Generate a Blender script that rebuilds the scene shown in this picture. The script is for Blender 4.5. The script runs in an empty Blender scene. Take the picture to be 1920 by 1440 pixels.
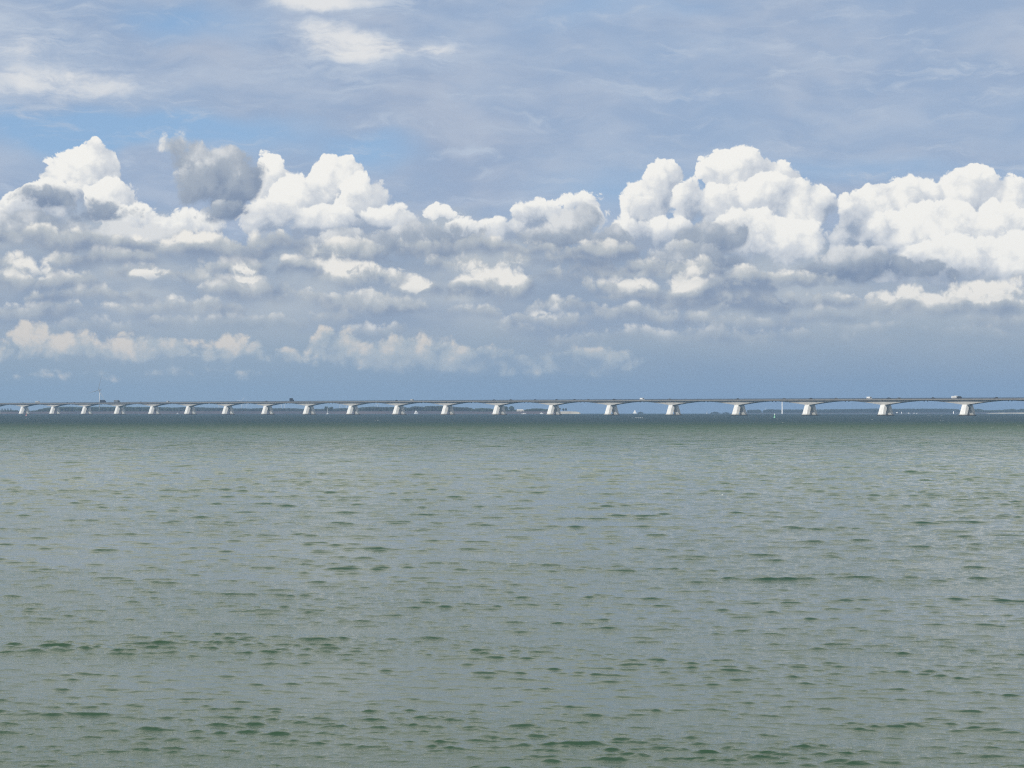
import bpy, bmesh, math, random
import numpy as np
from mathutils import Vector, Matrix

C = bpy.context.scene
COL = C.collection
F_PX = 4000.0                 # focal length in pixels of a 1920 px wide picture
CAM_H = 3.8                   # eye height above the water
R_EARTH = 7.43e6              # earth radius with refraction
LEVEL = 771.4                 # picture row of the level line (1440 px tall picture)
SUN_AZ = math.radians(199)    # clockwise from +Y
SUN_EL = math.radians(43)

# ------------------------------------------------------------------ camera
cam = bpy.data.cameras.new('camera')
cam.sensor_width = 36.0
cam.lens = 36.0 * F_PX / 1920.0
cam.clip_start = 0.5
cam.clip_end = 60000
cam_o = bpy.data.objects.new('camera', cam)
cam_o.location = (0, 0, CAM_H)
cam_o.rotation_euler = (math.radians(90) + math.atan((LEVEL - 720) / F_PX), 0, 0)
COL.objects.link(cam_o)
C.camera = cam_o
C.view_settings.view_transform = 'Standard'
C.view_settings.look = 'None'
C.view_settings.exposure = 0.0
C.view_settings.gamma = 1.0
C.cycles.max_bounces = 6
C.cycles.volume_bounces = 0
C.cycles.use_denoising = False
C.cycles.filter_width = 1.2

# ------------------------------------------------------------------ sun
sl = bpy.data.lights.new('sun', 'SUN')
sl.energy = 4.3
sl.angle = math.radians(0.53)
sl.color = (1.0, 0.955, 0.88)
sun = bpy.data.objects.new('sun', sl)
to_sun = Vector((math.sin(SUN_AZ) * math.cos(SUN_EL), math.cos(SUN_AZ) * math.cos(SUN_EL), math.sin(SUN_EL)))
sun.rotation_euler = to_sun.to_track_quat('Z', 'Y').to_euler()
sun.location = to_sun * 200
COL.objects.link(sun)


def lin(r, g, b):
    def f(c):
        c /= 255.0
        return c / 12.92 if c <= 0.04045 else ((c + 0.055) / 1.055) ** 2.4
    return (f(r), f(g), f(b))


# ------------------------------------------------------------------ node expressions
class Tree:
    """Small expression builder: values are node sockets or numbers."""
    def __init__(s, nt):
        s.nt = nt

    def new(s, t):
        return s.nt.nodes.new(t)

    def put(s, node, i, v):
        sock = node.inputs[i]
        if isinstance(v, bpy.types.NodeSocket):
            s.nt.links.new(v, sock)
        else:
            sock.default_value = v

    def m(s, op, a, b=0.0, c=0.0, clamp=False):
        n = s.new('ShaderNodeMath')
        n.operation = op
        n.use_clamp = clamp
        s.put(n, 0, a)
        s.put(n, 1, b)
        s.put(n, 2, c)
        return n.outputs[0]

    def add(s, a, b): return s.m('ADD', a, b)
    def sub(s, a, b): return s.m('SUBTRACT', a, b)
    def mul(s, a, b): return s.m('MULTIPLY', a, b)
    def madd(s, a, b, c): return s.m('MULTIPLY_ADD', a, b, c)
    def clamp(s, a): return s.m('ADD', a, 0.0, clamp=True)

    def v(s, op, a, b=(0, 0, 0), c=(0, 0, 0), scale=None):
        n = s.new('ShaderNodeVectorMath')
        n.operation = op
        s.put(n, 0, a)
        if op == 'SCALE':
            s.put(n, 3, scale)
        else:
            s.put(n, 1, b)
            if op == 'MULTIPLY_ADD':
                s.put(n, 2, c)
        return n.outputs['Value'] if op in ('DOT_PRODUCT', 'LENGTH') else n.outputs[0]

    def smooth(s, x, lo, hi, a=0.0, b=1.0):
        n = s.new('ShaderNodeMapRange')
        n.interpolation_type = 'SMOOTHSTEP'
        s.put(n, 0, x)
        s.put(n, 1, lo)
        s.put(n, 2, hi)
        s.put(n, 3, a)
        s.put(n, 4, b)
        return n.outputs[0]

    def noise(s, P, scale, detail=4, rough=0.55, stretch=None, dist=0.0, dims='2D', lac=2.0):
        n = s.new('ShaderNodeTexNoise')
        n.noise_dimensions = dims
        if stretch is not None:
            P = s.v('MULTIPLY', P, stretch)
        s.put(n, 'Vector', P)
        n.inputs['Scale'].default_value = scale
        n.inputs['Detail'].default_value = detail
        n.inputs['Roughness'].default_value = rough
        n.inputs['Lacunarity'].default_value = lac
        n.inputs['Distortion'].default_value = dist
        return n

    def voro(s, P, scale, detail=3, rough=0.5, lac=2.2):
        n = s.new('ShaderNodeTexVoronoi')
        n.voronoi_dimensions = '2D'
        n.feature = 'F1'
        s.put(n, 'Vector', P)
        n.inputs['Scale'].default_value = scale
        n.inputs['Detail'].default_value = detail
        n.inputs['Roughness'].default_value = rough
        n.inputs['Lacunarity'].default_value = lac
        return n.outputs['Distance']

    def mix(s, f, a, b):
        n = s.new('ShaderNodeMix')
        n.data_type = 'RGBA'
        n.clamp_factor = True
        s.put(n, 0, f)
        for i, c in ((6, a), (7, b)):
            if not isinstance(c, bpy.types.NodeSocket):
                c = (c[0], c[1], c[2], 1.0)
            s.put(n, i, c)
        return n.outputs[2]


# ------------------------------------------------------------------ world: Nishita sky with procedural cloud layers
world = bpy.data.worlds.new('World')
C.world = world
world.use_nodes = True
world.cycles.sampling_method = 'MANUAL'
world.cycles.sample_map_resolution = 256
wt = world.node_tree
wt.nodes.clear()
T = Tree(wt)
STRENGTH = 0.1


def uv(px, py):
    """Direction of a picture point in hundredths of a pixel-sized angle."""
    a = math.atan((px - 960) / F_PX)
    e = math.atan((LEVEL - py) / F_PX * math.cos(a))
    return 40 * a, 40 * e


def sky_col(r, g, b):
    return tuple(c / STRENGTH for c in lin(r, g, b))


tc = T.new('ShaderNodeTexCoord')
sep = T.new('ShaderNodeSeparateXYZ')
wt.links.new(tc.outputs['Generated'], sep.inputs[0])
az = T.m('ARCTAN2', sep.outputs[0], sep.outputs[1])
el = T.m('ARCSINE', sep.outputs[2])
cmb = T.new('ShaderNodeCombineXYZ')
T.put(cmb, 0, T.mul(az, 40.0))
V = T.mul(el, 40.0)
T.put(cmb, 1, V)
P = cmb.outputs[0]


def warp(P, scale, amp, detail=3, off=(0, 0, 0)):
    n = T.noise(T.v('ADD', P, off), scale, detail, 0.55)
    d = T.v('SUBTRACT', n.outputs['Color'], (0.5, 0.5, 0.5))
    return T.v('MULTIPLY_ADD', d, (amp, amp, 0), P)


def dist2(P, b):
    u, v = uv(b[0], b[1])
    sx, sy = 100.0 / b[2], 100.0 / b[3]
    q = T.v('MULTIPLY_ADD', P, (sx, sy, 0), (-u * sx, -v * sy, 0))
    return T.v('DOT_PRODUCT', q, q)


def domes(P, blobs, k=0.12):
    """Smooth union of domes; height in the same units as the angles."""
    h = None
    for b in blobs:
        r = min(b[2], b[3]) / 100.0 * (b[4] if len(b) > 4 else 1.0)
        d = T.madd(dist2(P, b), -r, r)
        h = d if h is None else T.m('SMOOTH_MAX', h, d, k)
    return h


def spots(P, blobs):
    """Sum of soft weighted spots."""
    t = None
    for b in blobs:
        w = T.m('SUBTRACT', 1.0, dist2(P, b), clamp=True)
        w = T.mul(w, T.mul(w, b[4]))
        t = w if t is None else T.add(t, w)
    return t


LX, LY = -0.55, 0.83


#SKY_BEGIN
# clear sky between the clouds
nish = T.new('ShaderNodeTexSky')
nish.sky_type = 'NISHITA'
nish.sun_disc = False
nish.sun_elevation = SUN_EL
nish.sun_rotation = SUN_AZ
nish.altitude = 0
nish.air_density = 1.0
nish.dust_density = 0.6
nish.ozone_density = 1.5
clear = T.mix(T.smooth(V, 0.5, 14.0, 0.75, 0.25), nish.outputs[0], sky_col(128, 168, 216))

# high thin veil, lavender grey, with gaps and brighter wisps
Pw = warp(P, 0.35, 1.0, 3, (7.3, 1.7, 0))
vn = T.noise(Pw, 0.5, 5, 0.5, (0.42, 1.0, 1.0)).outputs[0]
vn2 = T.noise(Pw, 1.3, 5, 0.55, (0.35, 1.2, 1.0)).outputs[0]
gap = spots(Pw, [(120, 235, 330, 62, -1.0), (400, 255, 330, 50, -0.75), (700, 285, 130, 45, -0.8), (330, 25, 150, 60, -0.8),
                 (470, 45, 100, 70, -0.4), (1150, 345, 230, 60, -0.35), (1600, 320, 460, 45, -0.45), (1230, 15, 260, 40, -0.3),
                 (1080, 30, 140, 50, -0.3)])
cov = T.clamp(T.add(T.add(gap, 0.86), T.madd(vn, 0.7, -0.35)))
cov = T.add(cov, T.madd(vn2, 0.22, -0.11))
sky = T.mix(cov, clear, T.mix(T.smooth(vn2, 0.3, 0.72), sky_col(157, 174, 200), sky_col(177, 189, 208)))
Pv = warp(warp(P, 0.8, 0.35, 2, (2.9, 4.3, 0)), 3.0, 0.12, 3, (6.1, 0.3, 0))
wisp = spots(Pv, [(10, 100, 300, 150, 0.85), (70, 60, 170, 110, 0.2), (60, 170, 340, 60, 0.5), (230, 150, 220, 40, 0.6), (430, 215, 260, 40, 0.25), (1620, 120, 460, 90, 0.34), (1250, 190, 240, 70, 0.14),
                  (640, 78, 150, 80, 0.95), (740, 92, 200, 44, 0.95), (830, 96, 100, 24, 0.6), (590, 40, 150, 60, 0.6), (620, 0, 230, 30, 1.4), (720, 150, 130, 36, 0.6),
                  (790, 22, 60, 14, 0.4), (520, 130, 160, 60, 0.6), (860, 290, 100, 18, 0.7), (530, 275, 90, 22, 0.5), (1750, 265, 130, 14, 0.25)])
wn = T.noise(Pv, 1.7, 6, 0.6, (0.5, 1.25, 1.0)).outputs[0]
sn = T.noise(T.v('MULTIPLY_ADD', Pv, (1.0, 1.0, 0), (3.3, 8.1, 0)), 2.4, 7, 0.66, (0.28, 1.5, 1.0), 0.6).outputs[0]
sm = T.noise(Pw, 0.45, 3, 0.5).outputs[0]
# feathery edges; fine drawn-out strands all through the veil
wa = T.smooth(T.add(wisp, T.add(T.madd(wn, 2.0, -1.0), T.madd(sn, 2.4, -1.2))), 0.05, 1.45)
wa = T.clamp(T.add(wa, T.mul(T.smooth(sn, 0.46, 0.78, 0.0, 0.36), T.smooth(sm, 0.36, 0.60, 0.3, 1.0))))
sky = T.mix(wa, sky, T.mix(T.smooth(T.add(wisp, T.madd(wn, 1.0, -0.5)), 0.7, 1.5), sky_col(184, 197, 215), sky_col(228, 229, 230)))
# broken white cloud added overhead, out of view, to brighten reflections and ambient light
on = T.noise(warp(P, 0.25, 1.5, 2, (1.9, 5.3, 0)), 0.22, 5, 0.55, (0.5, 0.8, 1.0)).outputs[0]
fill_cloud = T.mul(T.smooth(on, 0.22, 0.38), T.mul(T.smooth(V, 7.8, 9.2), T.smooth(V, 20.0, 34.0, 1.0, 0.2)))
sky = T.mix(T.mul(fill_cloud, 0.92), sky, T.mix(T.smooth(on, 0.5, 0.78), sky_col(248, 248, 238), sky_col(218, 221, 220)))
high = sky


def over(sky, alpha, col):
    return T.mix(alpha, sky, col)


fine = T.noise(P, 2.6, 5, 0.6).outputs[0]
Pt = warp(warp(P, 1.1, 0.45, 2, (5.5, 2.2, 0)), 3.6, 0.22, 3, (1.4, 8.8, 0))
# grey bank of layered cloud behind everything from the horizon up
bn = T.noise(warp(P, 0.8, 0.5, 3, (3.1, 9.7, 0)), 0.8, 5, 0.55, (0.4, 1.0, 1.0)).outputs[0]
bank = T.smooth(T.add(V, T.madd(bn, -2.0, 1.0)), 3.0, 3.9, 1.0, 0.0)
bank_c = T.mix(T.smooth(bn, 0.32, 0.68), sky_col(152, 167, 187), sky_col(184, 192, 200))
sky = over(sky, T.mul(bank, 0.95), bank_c)

# heaped clouds, built up puff over puff: each puff has a lit top and a greyer underside
Qa = warp(P, 0.9, 0.30, 2, (2.2, 5.1, 0))
Qc = warp(Qa, 3.0, 0.15, 3, (2.2, 5.1, 0))
cauli = T.voro(T.v('ADD', Qc, (2.2, 5.1, 0)), 2.6, 3.0, 0.5)
fluff = T.noise(T.v('ADD', Qc, (6.2, 1.1, 0)), 4.2, 5, 0.58).outputs[0]
det = T.add(T.madd(cauli, -0.26, 0.12), T.madd(fluff, 0.16, -0.08))
mid = T.noise(Pt, 1.3, 4, 0.55).outputs[0]
mottle = T.add(T.madd(fine, 0.24, -0.12), T.madd(mid, 0.7, -0.35))


def heap(blobs, k):
    """A node group that gives the height of a heap of domes at a point."""
    global T
    g = bpy.data.node_groups.new('cloud_heap', 'ShaderNodeTree')
    g.interface.new_socket('P', in_out='INPUT', socket_type='NodeSocketVector')
    g.interface.new_socket('H', in_out='OUTPUT', socket_type='NodeSocketFloat')
    outer, T = T, Tree(g)
    h = domes(g.nodes.new('NodeGroupInput').outputs[0], blobs, k)
    g.links.new(h, g.nodes.new('NodeGroupOutput').inputs[0])
    T = outer

    def use(Q):
        n = T.new('ShaderNodeGroup')
        n.node_tree = g
        T.put(n, 0, Q)
        return n.outputs[0]
    return use


def puffs(sky, blobs, dark, middle, light, base, k, crisp=0.08, soft=0.45, rough=1.0, tone=None, alpha=1.0, kd=1.5, flat=None, step=0.22):
    use = heap(blobs, 0.10)
    h0 = use(Qa)
    h1 = use(T.v('ADD', Qa, (LX * step, LY * step, 0)))
    d = T.mul(T.sub(h0, h1), 1.0 / step)
    h = T.madd(det, rough, h0)
    s = T.add(T.madd(d, k, base), T.madd(det, kd, mottle))
    if tone is not None:
        s = T.add(s, tone)
    w = T.madd(T.m('MULTIPLY', T.add(d, 0.1), -0.8, clamp=True), soft, crisp)
    a = T.smooth(h, 0.0, w)
    if flat is not None:                 # a level, greyer base
        y = T.add(T.sub(Va, uv(960, flat)[1]), T.madd(wob, 0.44, -0.22))
        a = T.mul(a, T.smooth(y, -0.12, 0.14))
        s = T.add(s, T.smooth(y, 0.0, 0.42, -0.34, 0.0))
    s = T.clamp(s)
    c = T.mix(T.smooth(s, 0.0, 0.6), sky_col(*dark), T.mix(T.smooth(s, 0.5, 1.0), sky_col(*middle), sky_col(*light)))
    return T.mix(a if alpha == 1.0 else T.mul(a, alpha), sky, c)


WH = ((158, 171, 190), (213, 217, 222), (250, 248, 242))
tone = spots(Pt, [(60, 405, 130, 60, -0.55), (620, 470, 300, 66, -0.95), (340, 470, 160, 46, -0.7), (1010, 440, 150, 66, -0.6), (720, 445, 140, 60, -0.5),
                  (1270, 490, 170, 80, -0.7), (1225, 440, 110, 80, -0.2), (1300, 390, 34, 70, -0.3), (1580, 430, 60, 80, -0.55), (1640, 480, 90, 40, -0.35), (1700, 530, 260, 50, -0.25),
                  (1500, 440, 130, 110, 0.10), (1840, 460, 180, 110, 0.14)])
sky = puffs(sky, [(150, 332, 84, 64), (172, 285, 26, 38), (505, 342, 46, 58), (630, 342, 64, 62), (1243, 336, 46, 52), (1387, 326, 74, 64), (1338, 318, 38, 38), (1818, 374, 72, 68), (1710, 382, 94, 58),
                  (1895, 386, 62, 62), (1645, 400, 68, 68), (1075, 384, 36, 28), (1106, 388, 36, 34), (815, 398, 44, 18), (842, 402, 34, 15), (1228, 372, 56, 60), (1610, 382, 48, 36), (1450, 345, 60, 52), (40, 400, 60, 44)],
            *WH, 0.68, 0.34, 0.07, 0.40, 1.0, tone)
sky = puffs(sky, [(95, 378, 64, 48), (208, 378, 58, 54), (552, 378, 62, 58), (680, 376, 58, 58), (1206, 390, 48, 60), (1288, 382, 42, 60), (1440, 372, 74, 58), (1352, 384, 58, 50), (1506, 394, 66, 60),
                  (1020, 406, 74, 40), (1125, 412, 26, 34), (1765, 432, 92, 66), (1866, 440, 82, 70), (1690, 444, 64, 58), (745, 412, 40, 30)],
            *WH, 0.70, 0.34, 0.09, 0.60, 1.0, tone)
sky = puffs(sky, [(245, 410, 66, 46), (60, 412, 90, 46), (342, 428, 100, 46), (506, 408, 66, 50), (610, 428, 100, 54), (724, 424, 80, 46), (900, 440, 130, 38), (1186, 450, 60, 52), (1262, 448, 70, 50),
                  (1404, 446, 86, 62), (1484, 454, 82, 58), (1800, 494, 120, 62), (1925, 494, 84, 72), (1700, 500, 80, 50), (1600, 408, 38, 42), (1640, 436, 52, 46), (1586, 460, 50, 46)],
            *WH, 0.68, 0.32, 0.11, 0.75, 1.0, tone)
# grey clouds in front of them
GR = ((128, 144, 169), (166, 176, 189), (226, 227, 227))
gt = spots(Pt, [(460, 375, 110, 80, -0.3), (330, 285, 110, 70, 0.15), (110, 385, 150, 50, -0.35), (1612, 420, 90, 80, 0.55), (1040, 405, 110, 46, 0.4),
                (1600, 515, 240, 34, -0.25), (240, 430, 190, 36, 0.4), (60, 440, 120, 40, 0.2)])
sky = puffs(sky, [(326, 276, 34, 34), (362, 300, 52, 42), (400, 330, 80, 62), (440, 340, 62, 62), (1084, 418, 66, 42), (95, 376, 80, 32)],
            *GR, 0.50, 0.22, 0.18, 0.5, 1.0, gt, 1.0, 0.7)
sky = puffs(sky, [(370, 345, 60, 50), (430, 372, 72, 46), (468, 345, 32, 44), (188, 396, 96, 32), (1040, 446, 84, 40), (1140, 452, 64, 38), (1382, 440, 36, 36), (1330, 456, 76, 48)],
            *GR, 0.40, 0.22, 0.20, 0.6, 1.0, gt, 1.0, 0.7)
sky = puffs(sky, [(420, 396, 70, 32), (60, 436, 140, 46), (230, 452, 170, 44), (800, 452, 150, 44), (650, 464, 130, 44), (1300, 490, 110, 44), (1605, 496, 116, 44), (1560, 510, 90, 30),
                  (1700, 506, 110, 32), (1805, 519, 100, 20), (1885, 525, 70, 18)],
            *GR, 0.45, 0.24, 0.16, 0.5, 1.0, gt, 1.0, 0.7)

# rows of layered cloud, the far ones (low in the sky) first: pale tops, flat grey bases
Ps = T.new('ShaderNodeSeparateXYZ')
T.put(Ps, 0, Qa)
Va = Ps.outputs[1]
wob = T.noise(Qa, 0.7, 3, 0.5).outputs[0]
rf = T.noise(Pt, 3.2, 4, 0.6, (0.75, 1.0, 1.0)).outputs[0]
lit = spots(Pt, [(40, 495, 90, 36, 0.35), (620, 490, 90, 30, 0.6), (690, 508, 110, 34, 0.35), (910, 500, 100, 20, 0.75), (965, 515, 44, 50, 0.6), (1190, 527, 60, 26, 0.55), (1290, 528, 70, 30, 0.7),
                 (870, 568, 60, 20, 0.5), (1035, 585, 60, 30, 0.5), (1850, 545, 130, 34, 0.6), (1720, 552, 200, 24, 0.35), (780, 530, 36, 24, 1.2), (280, 518, 46, 20, 1.2), (328, 540, 24, 22, 1.2), (465, 512, 40, 24, 1.1), (70, 505, 24, 26, 1.1),
                 (330, 430, 180, 36, 0.5), (1390, 550, 160, 50, -0.3), (560, 500, 80, 34, -0.2), (890, 540, 90, 34, -0.2), (1100, 495, 200, 30, -0.2)])
lit = T.mul(lit, T.smooth(rf, 0.3, 0.6, 0.3, 1.35))


BK = ((140, 154, 176), (187, 193, 198), (246, 242, 234))
for flat, blobs, alpha, base in [
        (668, [(1160, 668, 200, 36), (1420, 662, 180, 34), (1700, 666, 200, 34)], 0.45, 0.42),
        (648, [(1250, 646, 220, 44), (1480, 642, 150, 36), (1800, 646, 170, 42), (1050, 650, 120, 34)], 0.75, 0.48),
        (632, [(180, 630, 150, 36), (700, 634, 130, 34), (1640, 630, 180, 36), (980, 636, 110, 32)], 0.7, 0.48),
        (616, [(470, 616, 130, 38), (330, 612, 90, 30), (1010, 614, 110, 42), (1420, 616, 120, 34), (1880, 618, 110, 40)], 0.8, 0.50),
        (602, [(70, 600, 120, 44), (610, 604, 80, 34), (1180, 604, 110, 44), (1290, 606, 80, 32), (1560, 600, 130, 34)], 0.85, 0.50),
        (592, [(370, 590, 120, 42), (240, 594, 80, 32), (880, 598, 80, 38), (1720, 584, 150, 54), (1850, 588, 90, 50), (1940, 584, 60, 40)], 0.95, 0.54),
        (586, [(690, 586, 120, 56), (770, 590, 70, 36), (1050, 600, 100, 50), (1120, 604, 70, 34), (1400, 584, 90, 60)], 0.95, 0.50),
        (572, [(190, 570, 120, 40), (100, 566, 80, 36), (560, 574, 74, 40), (1540, 572, 140, 30), (1300, 574, 70, 44)], 0.95, 0.46),
        (560, [(450, 560, 110, 56), (530, 566, 60, 40), (905, 560, 80, 68), (960, 556, 50, 60), (1200, 560, 90, 44), (1290, 556, 66, 50), (1860, 556, 110, 40)], 1.0, 0.52),
        (546, [(110, 546, 100, 46), (30, 540, 60, 40), (780, 548, 70, 42), (860, 552, 50, 34), (1390, 552, 90, 60), (1150, 548, 80, 36)], 1.0, 0.48),
        (532, [(290, 530, 110, 44), (380, 534, 70, 34), (660, 530, 90, 56), (720, 534, 60, 40), (1040, 532, 80, 34), (1500, 528, 110, 28)], 1.0, 0.50),
        (518, [(40, 520, 80, 50), (440, 516, 90, 46), (562, 522, 60, 56), (1220, 520, 120, 40), (1110, 518, 80, 34), (1320, 520, 70, 44)], 1.0, 0.47),
        (502, [(210, 500, 130, 44), (120, 498, 80, 36), (860, 502, 90, 36), (1070, 506, 110, 44), (960, 506, 60, 34)], 1.0, 0.42),
        (486, [(380, 480, 110, 56), (460, 484, 70, 44), (650, 490, 110, 52), (1120, 488, 100, 46), (1010, 484, 70, 36)], 1.0, 0.42),
        (472, [(110, 468, 160, 50), (230, 472, 90, 40), (510, 474, 90, 44), (880, 478, 110, 48), (780, 480, 70, 40), (1300, 490, 80, 44)], 1.0, 0.42)]:
    sky = puffs(sky, blobs, *BK, base + 0.03, 0.27, 0.19, 0.55, 0.95, lit, alpha, 0.9, flat, 0.16)

# blue grey distance below, with a cream lit row of far cloud in it
far = T.mix(T.smooth(T.add(V, T.madd(bn, -0.7, 0.35)), 0.1, 1.5), T.mix(T.smooth(T.mul(az, 40), -9.0, 6.0), sky_col(146, 167, 185), sky_col(127, 151, 180)), sky_col(160, 174, 188))
sky = over(sky, T.smooth(T.add(V, T.madd(bn, -1.2, 0.6)), 1.0, 1.9, 1.0, 0.0), far)
B = [(130, 704, 150, 16), (330, 700, 90, 18), (430, 706, 80, 14), (20, 660, 60, 26), (260, 640, 60, 26), (540, 668, 80, 22), (60, 635, 50, 44), (120, 652, 80, 36), (190, 658, 90, 32), (300, 656, 110, 34), (425, 655, 90, 34), (500, 672, 100, 20), (600, 684, 90, 14), (640, 655, 56, 44), (610, 640, 40, 38),
     (740, 666, 130, 44), (800, 660, 80, 34), (870, 676, 120, 36), (970, 690, 100, 26), (1050, 684, 80, 28), (410, 692, 50, 16), (1100, 680, 120, 34)]
tone = spots(Pt, [(80, 640, 110, 48, 0.3), (200, 645, 80, 30, 0.25), (430, 645, 80, 28, 0.3), (680, 662, 110, 32, 0.2), (920, 680, 180, 44, -0.2), (1100, 675, 170, 50, -0.5), (150, 690, 160, 14, -0.3)])
sky = puffs(sky, B, (150, 167, 186), (186, 194, 199), (230, 221, 209), 0.58, 0.22, 0.18, 0.6, 0.9, tone, 0.95)


def background(col):
    bg = T.new('ShaderNodeBackground')
    bg.inputs[1].default_value = STRENGTH
    T.put(bg, 0, col)
    return bg.outputs[0]


def choose(f, a, b):
    n = T.new('ShaderNodeMixShader')
    T.put(n, 0, f)
    T.put(n, 1, a)
    T.put(n, 2, b)
    return n.outputs[0]


# the heaped clouds only reach 8 degrees up: above that the veil alone is worked out
up = choose(T.m('GREATER_THAN', V, 5.7), background(sky), background(high))
wo = T.new('ShaderNodeOutputWorld')
wt.links.new(choose(T.m('GREATER_THAN', V, -0.4), background((*sky_col(100, 125, 135), 1.0)), up), wo.inputs[0])

BRIDGE = (-762.0, 3341.9, 62.287, -71.731)


# ------------------------------------------------------------------ helpers
rnd = random.Random(11)


def drop(x, y):
    return -(x * x + y * y) / (2 * R_EARTH)


def at(px, dist):
    """World x, y of a direction in the picture at a depth."""
    return (px - 960) / F_PX * dist, dist


def height_at(py, x, y):
    """World height seen at picture row py at ground point x, y."""
    return CAM_H + (LEVEL - py) / F_PX * y


def material(name, color, rough=0.7, vary=0.0, scale=1.0, color2=None, metallic=0.0, coat=0.0, detail=5, stretch=None):
    mt = bpy.data.materials.new(name)
    mt.use_nodes = True
    nt = mt.node_tree
    bs = nt.nodes['Principled BSDF']
    bs.inputs['Roughness'].default_value = rough
    bs.inputs['Metallic'].default_value = metallic
    bs.inputs['Coat Weight'].default_value = coat
    bs.inputs['Base Color'].default_value = (*color, 1)
    if vary or color2:
        t = Tree(nt)
        co = t.new('ShaderNodeTexCoord').outputs['Object']
        n = t.noise(co, scale, detail, 0.6, stretch, dims='3D').outputs[0]
        c2 = color2 or tuple(c * (1 - vary) for c in color)
        nt.links.new(t.mix(t.smooth(n, 0.35, 0.65), color, c2), bs.inputs['Base Color'])
    return mt


M = {
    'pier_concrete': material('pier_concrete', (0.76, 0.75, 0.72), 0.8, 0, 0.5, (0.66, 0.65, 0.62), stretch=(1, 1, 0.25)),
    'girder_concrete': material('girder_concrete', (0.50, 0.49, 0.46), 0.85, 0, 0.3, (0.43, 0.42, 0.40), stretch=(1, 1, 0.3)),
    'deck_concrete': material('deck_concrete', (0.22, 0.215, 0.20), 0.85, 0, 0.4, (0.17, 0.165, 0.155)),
    'wet_concrete': material('wet_concrete', (0.030, 0.032, 0.028), 0.4, 0.4, 0.8),
    'steel_railing': material('steel_railing', (0.06, 0.07, 0.08), 0.5, 0.3, 2.0),
    'asphalt': material('asphalt', (0.05, 0.05, 0.052), 0.9, 0.3, 3.0),
    'joint_rubber': material('joint_rubber', (0.02, 0.02, 0.02), 0.8, 0.3, 3.0),
    'white_paint': material('white_paint', (0.80, 0.80, 0.79), 0.35, 0.06, 2.0),
    'pale_paint': material('pale_paint', (0.42, 0.44, 0.45), 0.4, 0.1, 2.0),
    'dark_paint': material('dark_paint', (0.018, 0.022, 0.032), 0.3, 0.2, 2.0, coat=0.3),
    'blue_paint': material('blue_paint', (0.03, 0.06, 0.13), 0.3, 0.2, 2.0, coat=0.3),
    'grey_paint': material('grey_paint', (0.16, 0.17, 0.18), 0.35, 0.2, 2.0, coat=0.3),
    'red_paint': material('red_paint', (0.42, 0.20, 0.20), 0.5, 0.25, 2.0),
    'green_paint': material('green_paint', (0.16, 0.42, 0.27), 0.5, 0.25, 2.0),
    'window_glass': material('window_glass', (0.015, 0.02, 0.025), 0.08, 0.1, 2.0),
    'tyre': material('tyre', (0.015, 0.015, 0.015), 0.8, 0.2, 6.0),
    'sailcloth': material('sailcloth', (0.80, 0.80, 0.77), 0.7, 0.06, 0.6),
    'turbine_white': material('turbine_white', (0.46, 0.48, 0.50), 0.45, 0.05, 0.2),
    'turbine_shaded': material('turbine_shaded', (0.20, 0.22, 0.24), 0.5, 0.1, 0.2),  # darker copy for the blades: cloud shade put into the colour
    'foliage': material('foliage', (0.014, 0.028, 0.016), 0.8, 0, 0.12, (0.028, 0.046, 0.022)),
    'foliage_dark': material('foliage_dark', (0.010, 0.020, 0.014), 0.8, 0, 0.12, (0.019, 0.033, 0.019)),
    'bark': material('bark', (0.06, 0.045, 0.035), 0.9, 0.3, 1.0),
    'mud': material('mud', (0.028, 0.032, 0.045), 0.7, 0, 0.008, (0.075, 0.06, 0.062), stretch=(1, 3, 1)),
    'sand': material('sand', (0.40, 0.37, 0.30), 0.85, 0, 0.03, (0.26, 0.24, 0.20)),
    'roof_tile': material('roof_tile', (0.22, 0.09, 0.06), 0.8, 0.3, 1.0),
    'render_wall': material('render_wall', (0.55, 0.52, 0.46), 0.8, 0.1, 1.0),
    'foam': material('foam', (0.82, 0.85, 0.85), 0.9, 0.1, 3.0),
}


def tide_marks(name, z0, z1):
    """A darker band with a ragged upper edge where the tide wets the concrete."""
    nt = M[name].node_tree
    t = Tree(nt)
    bs = nt.nodes['Principled BSDF']
    old = bs.inputs['Base Color'].links[0].from_socket
    co = t.new('ShaderNodeTexCoord').outputs['Object']
    sp = t.new('ShaderNodeSeparateXYZ')
    t.put(sp, 0, co)
    n = t.noise(co, 0.6, 4, 0.6, (1, 1, 0.4), dims='3D').outputs[0]
    f = t.smooth(t.add(sp.outputs[2], t.madd(n, -2.4, 1.2)), z0, z1, 0.62, 0.0)
    n2 = t.noise(co, 0.9, 4, 0.65, (1, 1, 0.12), dims='3D').outputs[0]
    f = t.m('MAXIMUM', f, t.smooth(n2, 0.56, 0.74, 0.0, 0.28))
    nt.links.new(t.mix(f, old, (0.16, 0.165, 0.14)), bs.inputs['Base Color'])


tide_marks('pier_concrete', 0.2, 1.3)


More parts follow.
